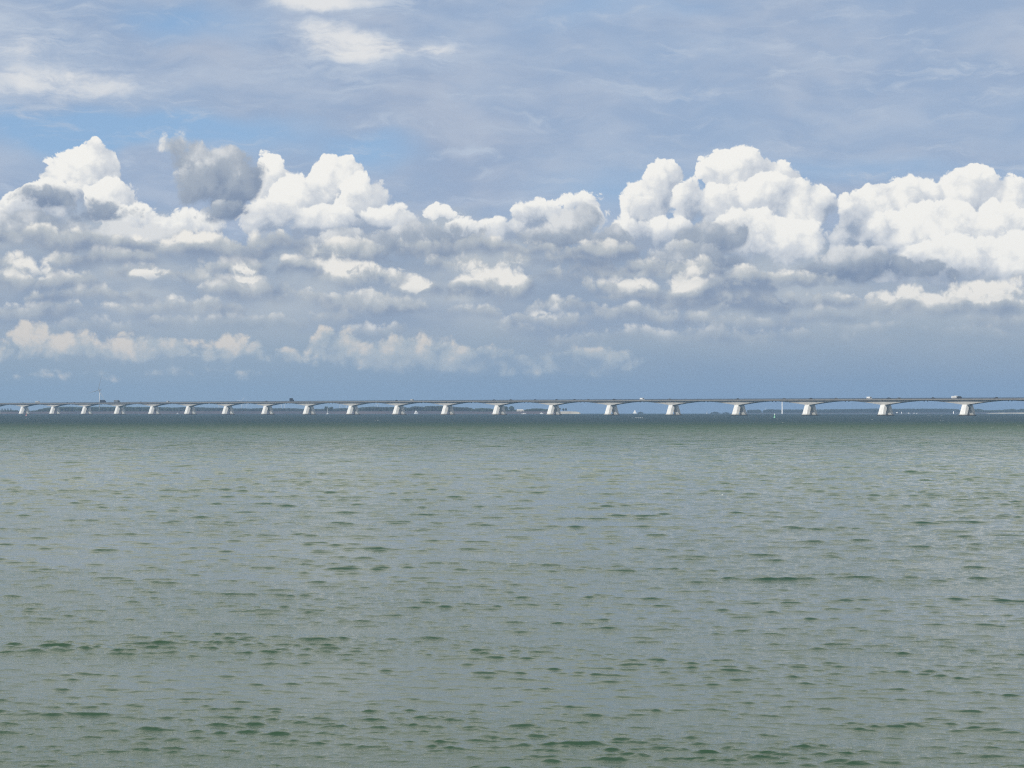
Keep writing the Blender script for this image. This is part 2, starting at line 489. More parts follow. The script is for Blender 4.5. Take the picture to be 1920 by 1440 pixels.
class MB:
    """Collects faces of one mesh object."""
    def __init__(s):
        s.v, s.f, s.m, s.mats = [], [], [], []

    def slot(s, mat):
        if mat not in s.mats:
            s.mats.append(mat)
        return s.mats.index(mat)

    def quad(s, pts, mat):
        k = len(s.v)
        s.v += [tuple(p) for p in pts]
        s.f.append(tuple(range(k, k + len(pts))))
        s.m.append(s.slot(mat))

    def hexa(s, p, mat):
        """p: 8 corners, bottom ring then top ring, counter-clockwise from above."""
        k = len(s.v)
        s.v += [tuple(q) for q in p]
        i = s.slot(mat)
        for f in ((3, 2, 1, 0), (4, 5, 6, 7), (0, 1, 5, 4), (1, 2, 6, 5), (2, 3, 7, 6), (3, 0, 4, 7)):
            s.f.append(tuple(k + j for j in f))
            s.m.append(i)

    def box(s, x0, x1, y0, y1, z0, z1, mat, top=None):
        tx0, tx1, ty0, ty1 = top or (x0, x1, y0, y1)
        s.hexa([(x0, y0, z0), (x1, y0, z0), (x1, y1, z0), (x0, y1, z0), (tx0, ty0, z1), (tx1, ty0, z1), (tx1, ty1, z1), (tx0, ty1, z1)], mat)

    def tube(s, a, b, r0, r1, mat, n=8):
        a, b = Vector(a), Vector(b)
        d = (b - a).normalized()
        u = d.orthogonal().normalized()
        w = d.cross(u)
        k = len(s.v)
        for p, r in ((a, r0), (b, r1)):
            for j in range(n):
                t = 2 * math.pi * j / n
                s.v.append(tuple(p + u * (r * math.cos(t)) + w * (r * math.sin(t))))
        i = s.slot(mat)
        for j in range(n):
            s.f.append((k + j, k + (j + 1) % n, k + n + (j + 1) % n, k + n + j))
            s.m.append(i)
        s.f.append(tuple(k + j for j in reversed(range(n))))
        s.f.append(tuple(k + n + j for j in range(n)))
        s.m += [i, i]

    def lathe(s, prof, mat, n=10):
        k = len(s.v)
        for r, z in prof:
            for j in range(n):
                t = 2 * math.pi * j / n
                s.v.append((r * math.cos(t), r * math.sin(t), z))
        i = s.slot(mat)
        for a in range(len(prof) - 1):
            for j in range(n):
                s.f.append((k + a * n + j, k + a * n + (j + 1) % n, k + (a + 1) * n + (j + 1) % n, k + (a + 1) * n + j))
                s.m.append(i)

    def ball(s, c, r, mat, jit=0.0, squash=1.0, seg=6):
        k = len(s.v)
        rings = seg
        n = seg + 2
        for a in range(1, rings):
            ph = math.pi * a / rings
            for j in range(n):
                t = 2 * math.pi * (j + 0.5 * (a % 2)) / n
                q = r * (1 + rnd.uniform(-jit, jit))
                s.v.append((c[0] + q * math.sin(ph) * math.cos(t), c[1] + q * math.sin(ph) * math.sin(t), c[2] + q * squash * math.cos(ph)))
        s.v.append((c[0], c[1], c[2] + r * squash))
        s.v.append((c[0], c[1], c[2] - r * squash))
        i = s.slot(mat)
        tp, bt = len(s.v) - 2, len(s.v) - 1
        for j in range(n):
            s.f.append((tp, k + j, k + (j + 1) % n))
            s.f.append((bt, k + (rings - 2) * n + (j + 1) % n, k + (rings - 2) * n + j))
            s.m += [i, i]
            for a in range(rings - 2):
                s.f.append((k + a * n + j, k + (a + 1) * n + j, k + (a + 1) * n + (j + 1) % n, k + a * n + (j + 1) % n))
                s.m.append(i)

    def build(s, name, parent=None, smooth=False):
        me = bpy.data.meshes.new(name)
        me.from_pydata(s.v, [], s.f)
        for x in s.mats:
            me.materials.append(M[x])
        me.polygons.foreach_set('material_index', s.m)
        if smooth:
            me.polygons.foreach_set('use_smooth', [True] * len(me.polygons))
        me.update()
        o = bpy.data.objects.new(name, me)
        COL.objects.link(o)
        if parent:
            o.parent = parent
        return o


def thing(name, label, cat, loc=(0, 0, 0), rz=0.0, group=None):
    o = bpy.data.objects.new(name, None)
    o.empty_display_size = 0.5
    COL.objects.link(o)
    o.location = loc
    o.rotation_euler = (0, 0, rz)
    tag(o, label, cat, group)
    return o


def tag(o, label=None, cat=None, group=None, kind=None):
    if label:
        o['label'] = label
    if cat:
        o['category'] = cat
    if group:
        o['group'] = group
    if kind:
        o['kind'] = kind
    return o


def dup(root, loc, rz, label, group):
    r = root.copy()
    COL.objects.link(r)
    r.location = loc
    r.rotation_euler = (0, 0, rz)
    tag(r, label, None, group)
    for ch in list(root.children):
        c = ch.copy()
        COL.objects.link(c)
        c.parent = r
        for g in list(ch.children):
            d = g.copy()
            COL.objects.link(d)
            d.parent = c
    return r


# ------------------------------------------------------------------ the sea
def make_sea():
    near = np.exp(np.arange(math.log(16.0), math.log(2200.0), 0.0013))
    far_r = np.exp(np.linspace(math.log(2206.0), math.log(12000.0), 160))
    r = np.concatenate([np.array([0.4, 2.0, 4.0, 7.0, 10.0, 13.0]), near, far_r])
    mid = np.radians(np.arange(-16.5, 16.501, 0.042))
    side = np.radians(np.concatenate([16.6 + 2.0 ** np.arange(-3.0, 3.6, 0.7), np.arange(34.0, 176.0, 12.0)]))
    a = np.concatenate([-side[::-1], mid, side])
    nr, na = len(r), len(a)
    R_, A_ = np.meshgrid(r, a, indexing='ij')
    X = (R_ * np.sin(A_)).astype(np.float32)
    Y = (R_ * np.cos(A_)).astype(np.float32)
    Z = np.zeros_like(X)
    ZS = np.zeros_like(X)
    DX = np.zeros_like(X)
    DY = np.zeros_like(X)
    g = np.random.default_rng(5)
    # gusty patches: the chop is stronger in some places than in others
    gust = 1.0 + 0.22 * np.sin(X * 0.11 + 1.3 * np.sin(Y * 0.031) + 0.7) * np.sin(Y * 0.047 + 0.9 * np.sin(X * 0.05)) \
        + 0.18 * np.sin(X * 0.043 - Y * 0.021 + 2.0)
    gust = np.clip(gust, 0.4, 1.6).astype(np.float32)
    dr = np.gradient(r)
    n = 140
    lam = np.exp(np.linspace(math.log(0.075), math.log(9.0), n)) * g.uniform(0.95, 1.05, n)
    base_dir = math.radians(262)            # the chop runs towards the viewer
    mod = None
    for i in range(n - 1, -1, -1):
        if lam[i] < 0.9 and mod is None:
            # short chop is steepest on the crests of the longer waves and in gusty patches
            zs = Z / max(1e-6, float(Z[:400].std()))
            mod = (np.clip(np.exp(0.22 * zs) * 0.97, 0.4, 1.8) * gust).astype(np.float32)
        spread = float(np.interp(lam[i], [0.1, 0.3, 2.0], [0.65, 0.44, 0.34]))
        d = base_dir + g.normal(0, spread)
        k = 2 * math.pi / lam[i]
        slope = SEA_SLOPE * math.sqrt(2.0 / n) * float(np.interp(lam[i], [0.07, 0.10, 0.15, 0.40, 0.7, 1.2, 2.5, 9.0], [1.2, 1.8, 1.75, 1.15, 0.65, 0.42, 0.24, 0.12]))
        amp = slope / k
        fade = np.clip((lam[i] / np.maximum(dr, 1e-3) - 2.5) / 2.5, 0, 1)
        rows = np.nonzero(fade > 0)[0]
        if len(rows) == 0:
            continue
        e = rows[-1] + 1
        ph = g.uniform(0, 2 * math.pi)
        th = k * (X[:e] * math.cos(d) + Y[:e] * math.sin(d)) + ph
        w = 1.0 if mod is None else mod[:e]
        if 0.45 < lam[i] < 5.0:               # the sea is rougher away from the sheltered shore
            fade = fade * np.interp(r, [30, 100, 250, 600], [1.0, 3.0, 6.5, 8.0])
        w = w * fade[:e, None].astype(np.float32)
        (Z if mod is None else ZS)[:e] += amp * np.cos(th) * w
        q = -amp * np.sin(th) * w * 0.9
        DX[:e] += q * math.cos(d)
        DY[:e] += q * math.sin(d)
    # short chop: peaked crests, flat troughs, leaning over towards the viewer
    sd = np.maximum(ZS.std(axis=1, keepdims=True), 1e-7)
    Y -= 0.40 * ZS
    ZS += 0.28 * (np.minimum(ZS, 2.6 * sd) ** 2 / sd - sd)
    Z += ZS
    X += DX
    Y += DY
    Z += (-(R_ ** 2) / (2 * R_EARTH)).astype(np.float32)
    co = np.stack([X, Y, Z], -1).reshape(-1, 3).astype(np.float32)
    idx = np.arange(nr * na, dtype=np.int32).reshape(nr, na)
    q = np.stack([idx[:-1, :-1], idx[1:, :-1], idx[1:, 1:], idx[:-1, 1:]], -1)[:, :, ::-1].reshape(-1, 4)
    close = np.stack([idx[:-1, -1], idx[1:, -1], idx[1:, 0], idx[:-1, 0]], -1)[:, ::-1]
    q = np.concatenate([q, close])
    me = bpy.data.meshes.new('sea')
    me.vertices.add(len(co))
    me.vertices.foreach_set('co', co.ravel())
    me.loops.add(q.size)
    me.loops.foreach_set('vertex_index', np.ascontiguousarray(q).ravel())
    me.polygons.add(len(q))
    me.polygons.foreach_set('loop_start', np.arange(0, q.size, 4, dtype=np.int32))
    me.polygons.foreach_set('use_smooth', np.ones(len(q), dtype=bool))
    me.update(calc_edges=True)
    o = bpy.data.objects.new('sea', me)
    COL.objects.link(o)
    return tag(o, 'choppy grey green sea water reaching to the horizon', None, None, 'structure')


SEA_SLOPE = 0.10
mt = bpy.data.materials.new('sea_water')
mt.use_nodes = True
nt = mt.node_tree
bs = nt.nodes['Principled BSDF']
t = Tree(nt)
pos = t.new('ShaderNodeNewGeometry').outputs['Position']
flat = t.v('MULTIPLY', pos, (1, 1, 0))
ps = t.new('ShaderNodeSeparateXYZ')
t.put(ps, 0, pos)
# silty shallow water near the shore, bluer open water far out with cloud shade painted into its colour
far_shade_n = t.noise(t.v('MULTIPLY', flat, (0.0016, 0.0022, 0)), 1.0, 4, 0.55).outputs[0]
far_shade = t.smooth(t.add(ps.outputs[1], t.madd(far_shade_n, 260.0, -130.0)), 360.0, 860.0)
silt = t.noise(t.v('MULTIPLY', flat, (0.012, 0.02, 0)), 1.0, 4, 0.55).outputs[0]
near_c = t.mix(t.smooth(silt, 0.36, 0.64), (0.011, 0.042, 0.022), (0.018, 0.047, 0.022))
mid_c = t.mix(t.smooth(silt, 0.36, 0.64), (0.015, 0.058, 0.028), (0.026, 0.061, 0.029))
shallow = t.mix(t.smooth(t.add(ps.outputs[1], t.madd(silt, 90.0, -45.0)), 25.0, 160.0), near_c, mid_c)
nt.links.new(t.mix(far_shade, shallow, (0.002, 0.031, 0.048)), bs.inputs['Base Color'])
bs.inputs['IOR'].default_value = 1.40
t.put(bs, 'Specular IOR Level', t.smooth(ps.outputs[1], 40.0, 600.0, 0.5, 0.12))
t.put(bs, 'Roughness', t.smooth(ps.outputs[1], 60.0, 700.0, 0.025, 0.48))
r1 = t.noise(t.v('MULTIPLY', flat, (1.0, 1.7, 0)), 5.0, 5, 0.62).outputs[0]
r2 = t.noise(t.v('MULTIPLY', flat, (0.6, 1.3, 0)), 0.9, 3, 0.6).outputs[0]
r3 = t.noise(t.v('MULTIPLY', flat, (0.06, 0.12, 0)), 1.0, 2, 0.5).outputs[0]
bh = t.add(t.mul(r1, t.smooth(r3, 0.35, 0.65, 0.008, 0.018)), t.mul(r2, t.smooth(ps.outputs[1], 90.0, 400.0, 0.0, 0.60)))
bump = t.new('ShaderNodeBump')
bump.inputs['Strength'].default_value = 1.0
bump.inputs['Distance'].default_value = 1.0
t.put(bump, 'Height', bh)
nt.links.new(bump.outputs[0], bs.inputs['Normal'])
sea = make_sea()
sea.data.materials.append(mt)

# ------------------------------------------------------------------ far land
def shore(name, label, d0, pts, depth, mat):
    """A low dyke: waterline, crest, then flat land behind. pts: (px, crest row)."""
    mb = MB()
    prof = []
    for px, py in pts:
        x, y = at(px, d0)
        zc = max(height_at(py, x, y), drop(x, y) + 0.15)
        prof.append(((x, y - 12, drop(x, y) - 1.0), (x, y + 3, zc), (x * 1.02, y + depth, zc - 0.3 + drop(x, y + depth) - drop(x, y))))
    for p, q in zip(prof, prof[1:]):
        mb.quad([p[0], q[0], q[1], p[1]], mat)
        mb.quad([p[1], q[1], q[2], p[2]], mat)
    return tag(mb.build(name), label, None, None, 'structure')


shore('far_shore', 'low mauve grey shore under the tree line behind the bridge', 4500,
      [(-160, 772), (-40, 772), (60, 771.8), (150, 771.4), (300, 771.2), (420, 771.0), (520, 771.4), (620, 771.3), (760, 770.8), (860, 771.0), (900, 771.6), (940, 771.6), (985, 771.2), (1030, 771.4), (1050, 771.3)], 1500, 'mud')
shore('sand_spit', 'pale sandy spit ending the far shore at the open water', 4470,
      [(1040, 775.0), (1046, 772.2), (1052, 771.4), (1066, 771.3), (1080, 771.5), (1086, 772.6), (1088.5, 775.6)], 60, 'sand')
shore('right_shore', 'thin pale shore under the distant trees at the right', 6200, [(1398, 774.6), (1440, 774.0), (1600, 773.8), (1760, 773.8), (1850, 773.2), (1880, 773.0), (2080, 773.0)], 1500, 'mud')
shore('right_sand', 'thin pale sand line at the right edge below the trees', 6150, [(1848, 775.6), (1856, 774.6), (1880, 773.7), (1990, 773.5), (2060, 773.6)], 30, 'sand')


def belt(name, label, dist, depth, prof, base_py, mat='foliage', size=1.0):
    """One mass of woodland: many leaf clumps under an uneven skyline."""
    mb = MB()
    pxs = [p[0] for p in prof]
    tops = [p[1] for p in prof]
    mpp = dist / F_PX
    px = pxs[0]
    while px < pxs[-1]:
        top = float(np.interp(px, pxs, tops))
        for _ in range(3):
            d = dist + rnd.uniform(0, depth)
            x, y = at(px + rnd.uniform(-1.5, 1.5), d)
            zt = height_at(top + rnd.uniform(-0.35, 1.0), x, y)
            zb = height_at(base_py, x, y) - 0.5
            h = max(zt - zb, 1.5)
            r = min(h * 0.42, 3.4) * rnd.uniform(0.75, 1.15) * size
            z = zt - r * 0.8
            while z > zb - r * 0.3:
                mb.ball((x + rnd.uniform(-1, 1), y + rnd.uniform(-1, 1), z), r, mat, 0.22, 0.85, 5)
                z -= r * 1.15
        px += 2.3 / mpp * rnd.uniform(0.8, 1.2) * size
    return tag(mb.build(name), label, None, None, 'stuff')


belt('woodland', 'dark hill wood rising behind the leftmost bridge piers', 4900, 200,
     [(-60, 768.5), (0, 769), (60, 769.6), (68, 770), (75, 767), (90, 764.5), (110, 763), (125, 762.5), (140, 763), (160, 764), (178, 762.5), (200, 763), (215, 763), (232, 762), (250, 763), (290, 763), (330, 764.5)], 772)
belt('woodland', 'blue green wood low behind the bridge left of the middle', 5400, 200,
     [(325, 764.5), (345, 763), (365, 763), (390, 764.5), (415, 764.5), (440, 765.5), (470, 766), (500, 765), (520, 765.5), (545, 765.5), (575, 767), (600, 766.5), (625, 766), (645, 765), (665, 765.5), (676, 764.8)], 772, 'foliage_dark')
belt('woodland', 'uneven green wood behind the middle piers of the bridge', 4800, 160,
     [(676, 764), (700, 762.5), (720, 763.5), (735, 763), (750, 764.5), (758, 763), (766, 765), (778, 761.5), (790, 762.5), (797, 763.5), (800, 761.5), (820, 761), (840, 761.5), (858, 763.5), (866, 764), (876, 763.5), (884, 766)], 772, 'foliage_dark')
belt('woodland', 'lower rounded bushes on the far shore right of the tall middle wood', 4700, 120,
     [(884, 767), (890, 766.5), (900, 765), (915, 765.5), (925, 767), (932, 768), (968, 768), (980, 768.5), (1000, 766), (1015, 766), (1025, 767.5), (1040, 767.5)], 772)
belt('woodland', 'blue wood on the far right shore behind the widest spans', 6400, 300,
     [(1402, 769), (1408, 768.4), (1420, 768), (1427, 769)], 775, 'foliage_dark')
belt('woodland', 'long blue wood behind the three rightmost piers', 6500, 300,
     [(1432, 769.6), (1440, 767.5), (1460, 767.8), (1490, 767.6), (1520, 768), (1560, 767.4), (1600, 767), (1640, 766.2), (1680, 766.6), (1720, 766.4), (1760, 766.2), (1794, 766.8), (1800, 769.5)], 775, 'foliage_dark')
belt('woodland', 'low blue green wood at the right edge above the pale sand line', 6300, 300,
     [(1820, 767), (1836, 766.6), (1846, 769.3), (1868, 769), (1888, 767.6), (1900, 766.2), (1908, 769), (1914, 766.6), (1930, 766.2), (1990, 767)], 774)
belt('woodland', 'faint bushes on the sea horizon between two piers', 7000, 60, [(1334, 773.2), (1341, 772), (1348, 773.4)], 775.6, 'foliage_dark', 0.7)
belt('woodland', 'faint bushes on the horizon beside the wide white pier', 7000, 60, [(1357, 773.6), (1362, 773.0), (1367, 773.6)], 775.6, 'foliage_dark', 0.7)
belt('woodland', 'faint bushes on the horizon right of the small white sail', 7000, 60, [(1196, 773.6), (1201, 772.2), (1206, 773.6)], 775.6, 'foliage_dark', 0.7)


def tree(px, dist, w, h, base_py, label, group=None, mat='foliage'):
    x, y = at(px, dist)
    z = height_at(base_py, x, y)
    o = thing('broadleaf_tree', label, 'tree', (x, y, z), rnd.uniform(0, 6), group)
    tk = MB()
    tk.tube((0, 0, -0.5), (0.2, 0.1, h * 0.45), h * 0.035, h * 0.02, 'bark')
    for j in range(5):
        a = j * 1.26 + rnd.uniform(-.3, .3)
        tk.tube((0.1, 0, h * 0.32), (w * 0.28 * math.cos(a), w * 0.28 * math.sin(a), h * rnd.uniform(.55, .75)), h * 0.014, h * 0.006, 'bark', 5)
    tk.build('trunk', o)
    cr = MB()
    for j in range(46):
        a, q = rnd.uniform(0, 6.283), math.sqrt(rnd.random())
        zz = rnd.uniform(0.30, 0.95)
        k = math.sqrt(max(0.05, 1 - ((zz - 0.58) / 0.42) ** 2))
        cr.ball((w * 0.42 * q * k * math.cos(a), w * 0.42 * q * k * math.sin(a), h * zz), w * rnd.uniform(0.08, 0.15), mat, 0.28, 0.85, 5)
    cr.build('crown', o)
    return o


for px, w, h, lab in [(4.0, 3.4, 6.0, 'first small dark tree at the left edge of the far shore'), (9.5, 3.2, 5.8, 'second small dark tree from the left edge on the far shore'),
                      (14.7, 3.6, 5.8, 'third small dark tree from the left edge on the far shore'), (20.4, 3.4, 5.9, 'fourth small dark tree from the left edge, nearest the pier')]:
    tree(px, 4560, w, h, 770.9, lab, 'small trees in a row at the left edge')
tree(612, 4560, 12, 10.5, 771.4, 'round dark tree left of the white sail in midpicture', 'pair of round trees by the white sail')
tree(621, 4570, 11, 10.0, 771.4, 'round dark tree right of the white sail in midpicture', 'pair of round trees by the white sail')
tree(948, 4600, 12, 11, 771.6, 'tall blunt tree right beside a middle pier, left one of two', 'pair of blunt trees by a middle pier')
tree(959, 4600, 13, 11, 771.6, 'tall blunt tree near a middle pier, right one of two', 'pair of blunt trees by a middle pier')
tree(1049, 4500, 7, 7.5, 771.6, 'small brownish tree on the spit close to the pier', 'trees on the sand spit')
tree(1056, 4505, 6, 6.5, 771.6, 'small tree between its neighbours on the sand spit', 'trees on the sand spit')
tree(1061, 4500, 5, 7.0, 771.6, 'small dark tree farthest out on the sand spit', 'trees on the sand spit')

# a pale farmhouse on the shore
x, y = at(975, 4540)
ho = thing('farmhouse', 'low pale house with tiled roof on the far shore', 'house', (x, y, height_at(771.8, x, y)), 0.1)
mb = MB()
mb.box(-7, 7, -4, 4, -0.5, 2.6, 'render_wall')
wl = mb.build('wall', ho)
mb = MB()
mb.hexa([(-7.4, -4.5, 2.602), (7.4, -4.5, 2.602), (7.4, 4.5, 2.602), (-7.4, 4.5, 2.602), (-6.6, -0.2, 4.6), (6.6, -0.2, 4.6), (6.6, 0.2, 4.6), (-6.6, 0.2, 4.6)], 'render_wall')
mb.build('roof', ho)
for xx in (-5, -2, 2, 5):
    mb = MB()
    mb.box(xx - .6, xx + .6, -4.04, -4.003, 0.6, 1.8, 'window_glass')
    mb.build('window', wl)

# ------------------------------------------------------------------ the bridge
BX0, BY0, BDX, BDY = BRIDGE
SPAN = math.hypot(BDX, BDY)
DIR_L = Vector((BDX, BDY, 0)).normalized()      # along the bridge, to the right and nearer
DIR_T = Vector((-DIR_L.y, DIR_L.x, 0))          # across it, to the right and away
if DIR_T.y < 0:
    DIR_T = -DIR_T
YAW = math.atan2(DIR_L.y, DIR_L.x)
K0, K1 = -4, 22
RAIL_TOP = np.poly1d(np.polyfit([-4, 0, 6, 12, 16, 19, 22], [18.1, 18.1, 18.1, 17.75, 17.1, 16.75, 16.4], 3))

# the spans are not all quite the same length
UNEVEN = np.poly1d(np.polyfit(range(20), [-.034, -.019, -.008, .013, .008, .021, .013, .016, .014, .004, -.002, .004, .003, -.004, -.013, -.010, -.013, -.004, -.001, .014], 5))


def on_bridge(k, t, z):
    """World point at span coordinate k, t metres across, z below or above the top of the railing."""
    e = float(UNEVEN(min(max(k, 0), 19)))
    x = BX0 + BDX * (k + e) + DIR_T.x * t
    y = BY0 + BDY * (k + e) + DIR_T.y * t
    return Vector((x, y, float(RAIL_TOP(k)) + z + drop(x, y)))


bridge = thing('road_bridge', 'long low concrete road bridge on A-shaped piers across the water', 'bridge', on_bridge(9, 0, -16))
INV = Matrix.Translation(-bridge.location)


def local(p):
    return tuple(INV @ p)


HALF = 5.9
RAIL_H, FASCIA = 0.95, 1.20
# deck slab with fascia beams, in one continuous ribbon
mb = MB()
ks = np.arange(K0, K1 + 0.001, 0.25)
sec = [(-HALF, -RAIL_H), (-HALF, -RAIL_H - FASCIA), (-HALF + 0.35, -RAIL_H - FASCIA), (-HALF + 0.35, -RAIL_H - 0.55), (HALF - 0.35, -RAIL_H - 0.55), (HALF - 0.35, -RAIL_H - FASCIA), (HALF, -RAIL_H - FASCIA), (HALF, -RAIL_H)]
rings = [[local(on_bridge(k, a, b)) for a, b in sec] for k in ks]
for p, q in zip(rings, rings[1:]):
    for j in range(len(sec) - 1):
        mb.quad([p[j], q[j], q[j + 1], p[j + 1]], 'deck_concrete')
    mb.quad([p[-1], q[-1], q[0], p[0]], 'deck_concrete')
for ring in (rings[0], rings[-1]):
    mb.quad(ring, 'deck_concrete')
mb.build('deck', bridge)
mb = MB()
for k0, k1 in zip(ks, ks[1:]):
    mb.quad([local(on_bridge(k, a, -RAIL_H + 0.004)) for k, a in ((k0, -4.9), (k1, -4.9), (k1, 4.9), (k0, 4.9))], 'asphalt')
mb.build('roadway', bridge)


def bar(mb, k0, k1, t, z0, z1, w, mat):
    a, b = k0, k1
    mb.hexa([local(on_bridge(a, t - w, z0)), local(on_bridge(b, t - w, z0)), local(on_bridge(b, t + w, z0)), local(on_bridge(a, t + w, z0)),
             local(on_bridge(a, t - w, z1)), local(on_bridge(b, t - w, z1)), local(on_bridge(b, t + w, z1)), local(on_bridge(a, t + w, z1))], mat)


for t_ in (-HALF + 0.15, HALF - 0.15):
    mb = MB()
    for k0, k1 in zip(ks, ks[1:]):
        bar(mb, k0, k1, t_, -0.12, 0.0, 0.06, 'steel_railing')
        bar(mb, k0, k1, t_, -0.38, -0.30, 0.03, 'steel_railing')
        bar(mb, k0, k1, t_, -0.58, -0.50, 0.03, 'steel_railing')
        bar(mb, k0, k1, t_, -0.80, -0.72, 0.03, 'steel_railing')
    for i in range(int((K1 - K0) * SPAN / 1.6)):
        k = K0 + (i + 0.5) * 1.6 / SPAN
        bar(mb, k - 0.06 / SPAN, k + 0.06 / SPAN, t_, -RAIL_H + 0.002, -0.122, 0.05, 'steel_railing')
    mb.build('railing', bridge)

# a haunched box girder balanced on every pier, meeting its neighbours at mid-span
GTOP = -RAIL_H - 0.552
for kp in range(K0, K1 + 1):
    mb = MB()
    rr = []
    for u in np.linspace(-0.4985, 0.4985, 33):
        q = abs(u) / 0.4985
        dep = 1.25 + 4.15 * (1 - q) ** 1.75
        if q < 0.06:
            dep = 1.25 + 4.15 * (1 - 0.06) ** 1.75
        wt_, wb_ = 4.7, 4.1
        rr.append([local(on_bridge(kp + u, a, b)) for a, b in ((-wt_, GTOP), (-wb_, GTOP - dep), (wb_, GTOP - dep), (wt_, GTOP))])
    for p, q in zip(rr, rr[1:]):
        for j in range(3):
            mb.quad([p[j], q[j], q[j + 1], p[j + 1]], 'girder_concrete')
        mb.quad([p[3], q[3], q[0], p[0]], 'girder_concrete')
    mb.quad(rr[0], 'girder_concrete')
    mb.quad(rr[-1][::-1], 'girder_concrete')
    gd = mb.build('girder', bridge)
    # hinge bracket hanging below the right-hand end
    a, b = kp + 0.4990, kp + 0.5035
    for t_ in (-2.6, 2.6):
        mb = MB()
        mb.hexa([local(on_bridge(k, t_ + e, z)) for z in (GTOP - 1.95, GTOP - 1.1) for k, e in ((a, -.5), (b, -.5), (b, .5), (a, .5))], 'joint_rubber')
        mb.build('hinge', gd)

# A-shaped piers: two broad leaning legs joined at the top, on a pile cap at the waterline
def pier_mesh(h):
    """Height h from the pile cap to the girder. x along the bridge, y across."""
    mb = MB()
    zt, za, zb = h, h - 2.0, 0.0
    ot, ob = 4.7, 8.3                 # outer half widths at top and bottom
    ia, ib = 0.9, 4.2                # inner half widths at the apex and the bottom
    oa = ob + (ot - ob) * (za / h)
    lt, la, lb = 2.5, 2.6, 2.9       # half lengths along the bridge
    for sgn in (-1, 1):
        def P(x, y, z):
            return (x, sgn * y, z)
        out = [(lb, ob, zb), (la, oa, za), (lt, ot, zt)]
        inn = [(lb, ib, zb), (la, ia, za), (lt, 0.0, zt)]
        for i in (0, 1):
            (l0, o0, z0), (l1, o1, z1) = out[i], out[i + 1]
            i0, i1 = inn[i][1], inn[i + 1][1]
            if i == 1:
                i0 = i1 = 0.0
            fs = [[P(-l0, o0, z0), P(-l1, o1, z1), P(l1, o1, z1), P(l0, o0, z0)],
                  [P(l0, i0, z0), P(l0, o0, z0), P(l1, o1, z1), P(l1, i1, z1)],
                  [P(-l0, i0, z0), P(-l1, i1, z1), P(-l1, o1, z1), P(-l0, o0, z0)]]
            if i == 0:
                fs.append([P(-l0, i0, z0), P(l0, i0, z0), P(l1, i1, z1), P(-l1, i1, z1)])
            for f in fs:
                mb.quad(f if sgn > 0 else f[::-1], 'pier_concrete')
    mb.quad([(-la, -ia, za), (-la, ia, za), (la, ia, za), (la, -ia, za)][::-1], 'pier_concrete')
    mb.quad([(-lt, -ot, zt), (lt, -ot, zt), (lt, ot, zt), (-lt, ot, zt)], 'pier_concrete')
    return mb


cap_me = None
for kp in range(K0, K1 + 1):
    g0 = on_bridge(kp, 0, 0)
    wz = drop(g0.x, g0.y)
    cap_top = 0.95
    top = g0.z + GTOP - 1.25 - 4.15 * 0.94 ** 1.75 - 0.003
    p = pier_mesh(top - wz - cap_top).build('pier', bridge)
    p.location = Vector((g0.x, g0.y, wz + cap_top)) - bridge.location
    p.rotation_euler = (0, 0, YAW)
    for sgn in (-1, 1):
        mb = MB()
        y0, y1 = (3.7, 8.9) if sgn > 0 else (-8.9, -3.7)
        mb.box(-3.5, 3.5, y0, y1, -2.5, -0.302, 'wet_concrete')
        mb.box(-3.55, 3.55, y0 - .05, y1 + .05, -0.30, -0.003, 'pier_concrete')
        mb.build('pile_cap', p)
    mb = MB()
    mb.box(-1.6, 1.6, -3.64, 3.64, -2.4, -0.30, 'wet_concrete')
    mb.build('tie_beam', p)


# ------------------------------------------------------------------ traffic
def k_of(px, t=0.0):
    u = (px - 960) / F_PX
    k = ((BX0 + DIR_T.x * t) - u * (BY0 + DIR_T.y * t)) / (u * BDY - BDX)
    return k - float(UNEVEN(min(max(k, 0), 19)))


def wheels(mb, xs, half, r=0.33):
    for x in xs:
        for s in (-1, 1):
            mb.tube((x, s * half, r), (x, s * (half - 0.22), r), r, r, 'tyre', 10)


def car_mesh(paint):
    mb = MB()
    mb.box(-2.15, 2.15, -0.88, 0.88, 0.28, 0.82, paint, (-2.1, 2.05, -0.84, 0.84))
    mb.box(-1.75, 1.05, -0.80, 0.80, 0.822, 1.34, 'window_glass', (-1.25, 0.45, -0.64, 0.64))
    mb.box(-1.28, 0.48, -0.66, 0.66, 1.342, 1.46, paint, (-1.1, 0.3, -0.58, 0.58))
    wheels(mb, (-1.35, 1.35), 0.9)
    return mb


def van_mesh(paint):
    mb = MB()
    mb.box(-2.7, 1.5, -1.0, 1.0, 0.4, 2.3, paint, (-2.65, 1.2, -0.92, 0.92))
    mb.box(1.502, 2.6, -0.98, 0.98, 0.4, 1.2, paint)
    mb.hexa([(1.502, -.93, 1.202), (2.4, -.93, 1.202), (2.4, .93, 1.202), (1.502, .93, 1.202), (1.502, -.88, 2.1), (1.62, -.88, 2.1), (1.62, .88, 2.1), (1.502, .88, 2.1)], 'window_glass')
    wheels(mb, (-1.7, 1.7), 1.0, 0.36)
    return mb


def vehicle(px, lane, name, mb_fn, label, cat, group, flip=False):
    t_ = -2.1 if lane == 0 else 2.1
    k = k_of(px, t_)
    p = on_bridge(k, t_, -RAIL_H + 0.012)
    o = mb_fn.build(name)
    o.location = p
    o.rotation_euler = (0, 0, YAW + (math.pi if flip else 0))
    return tag(o, label, cat, group)


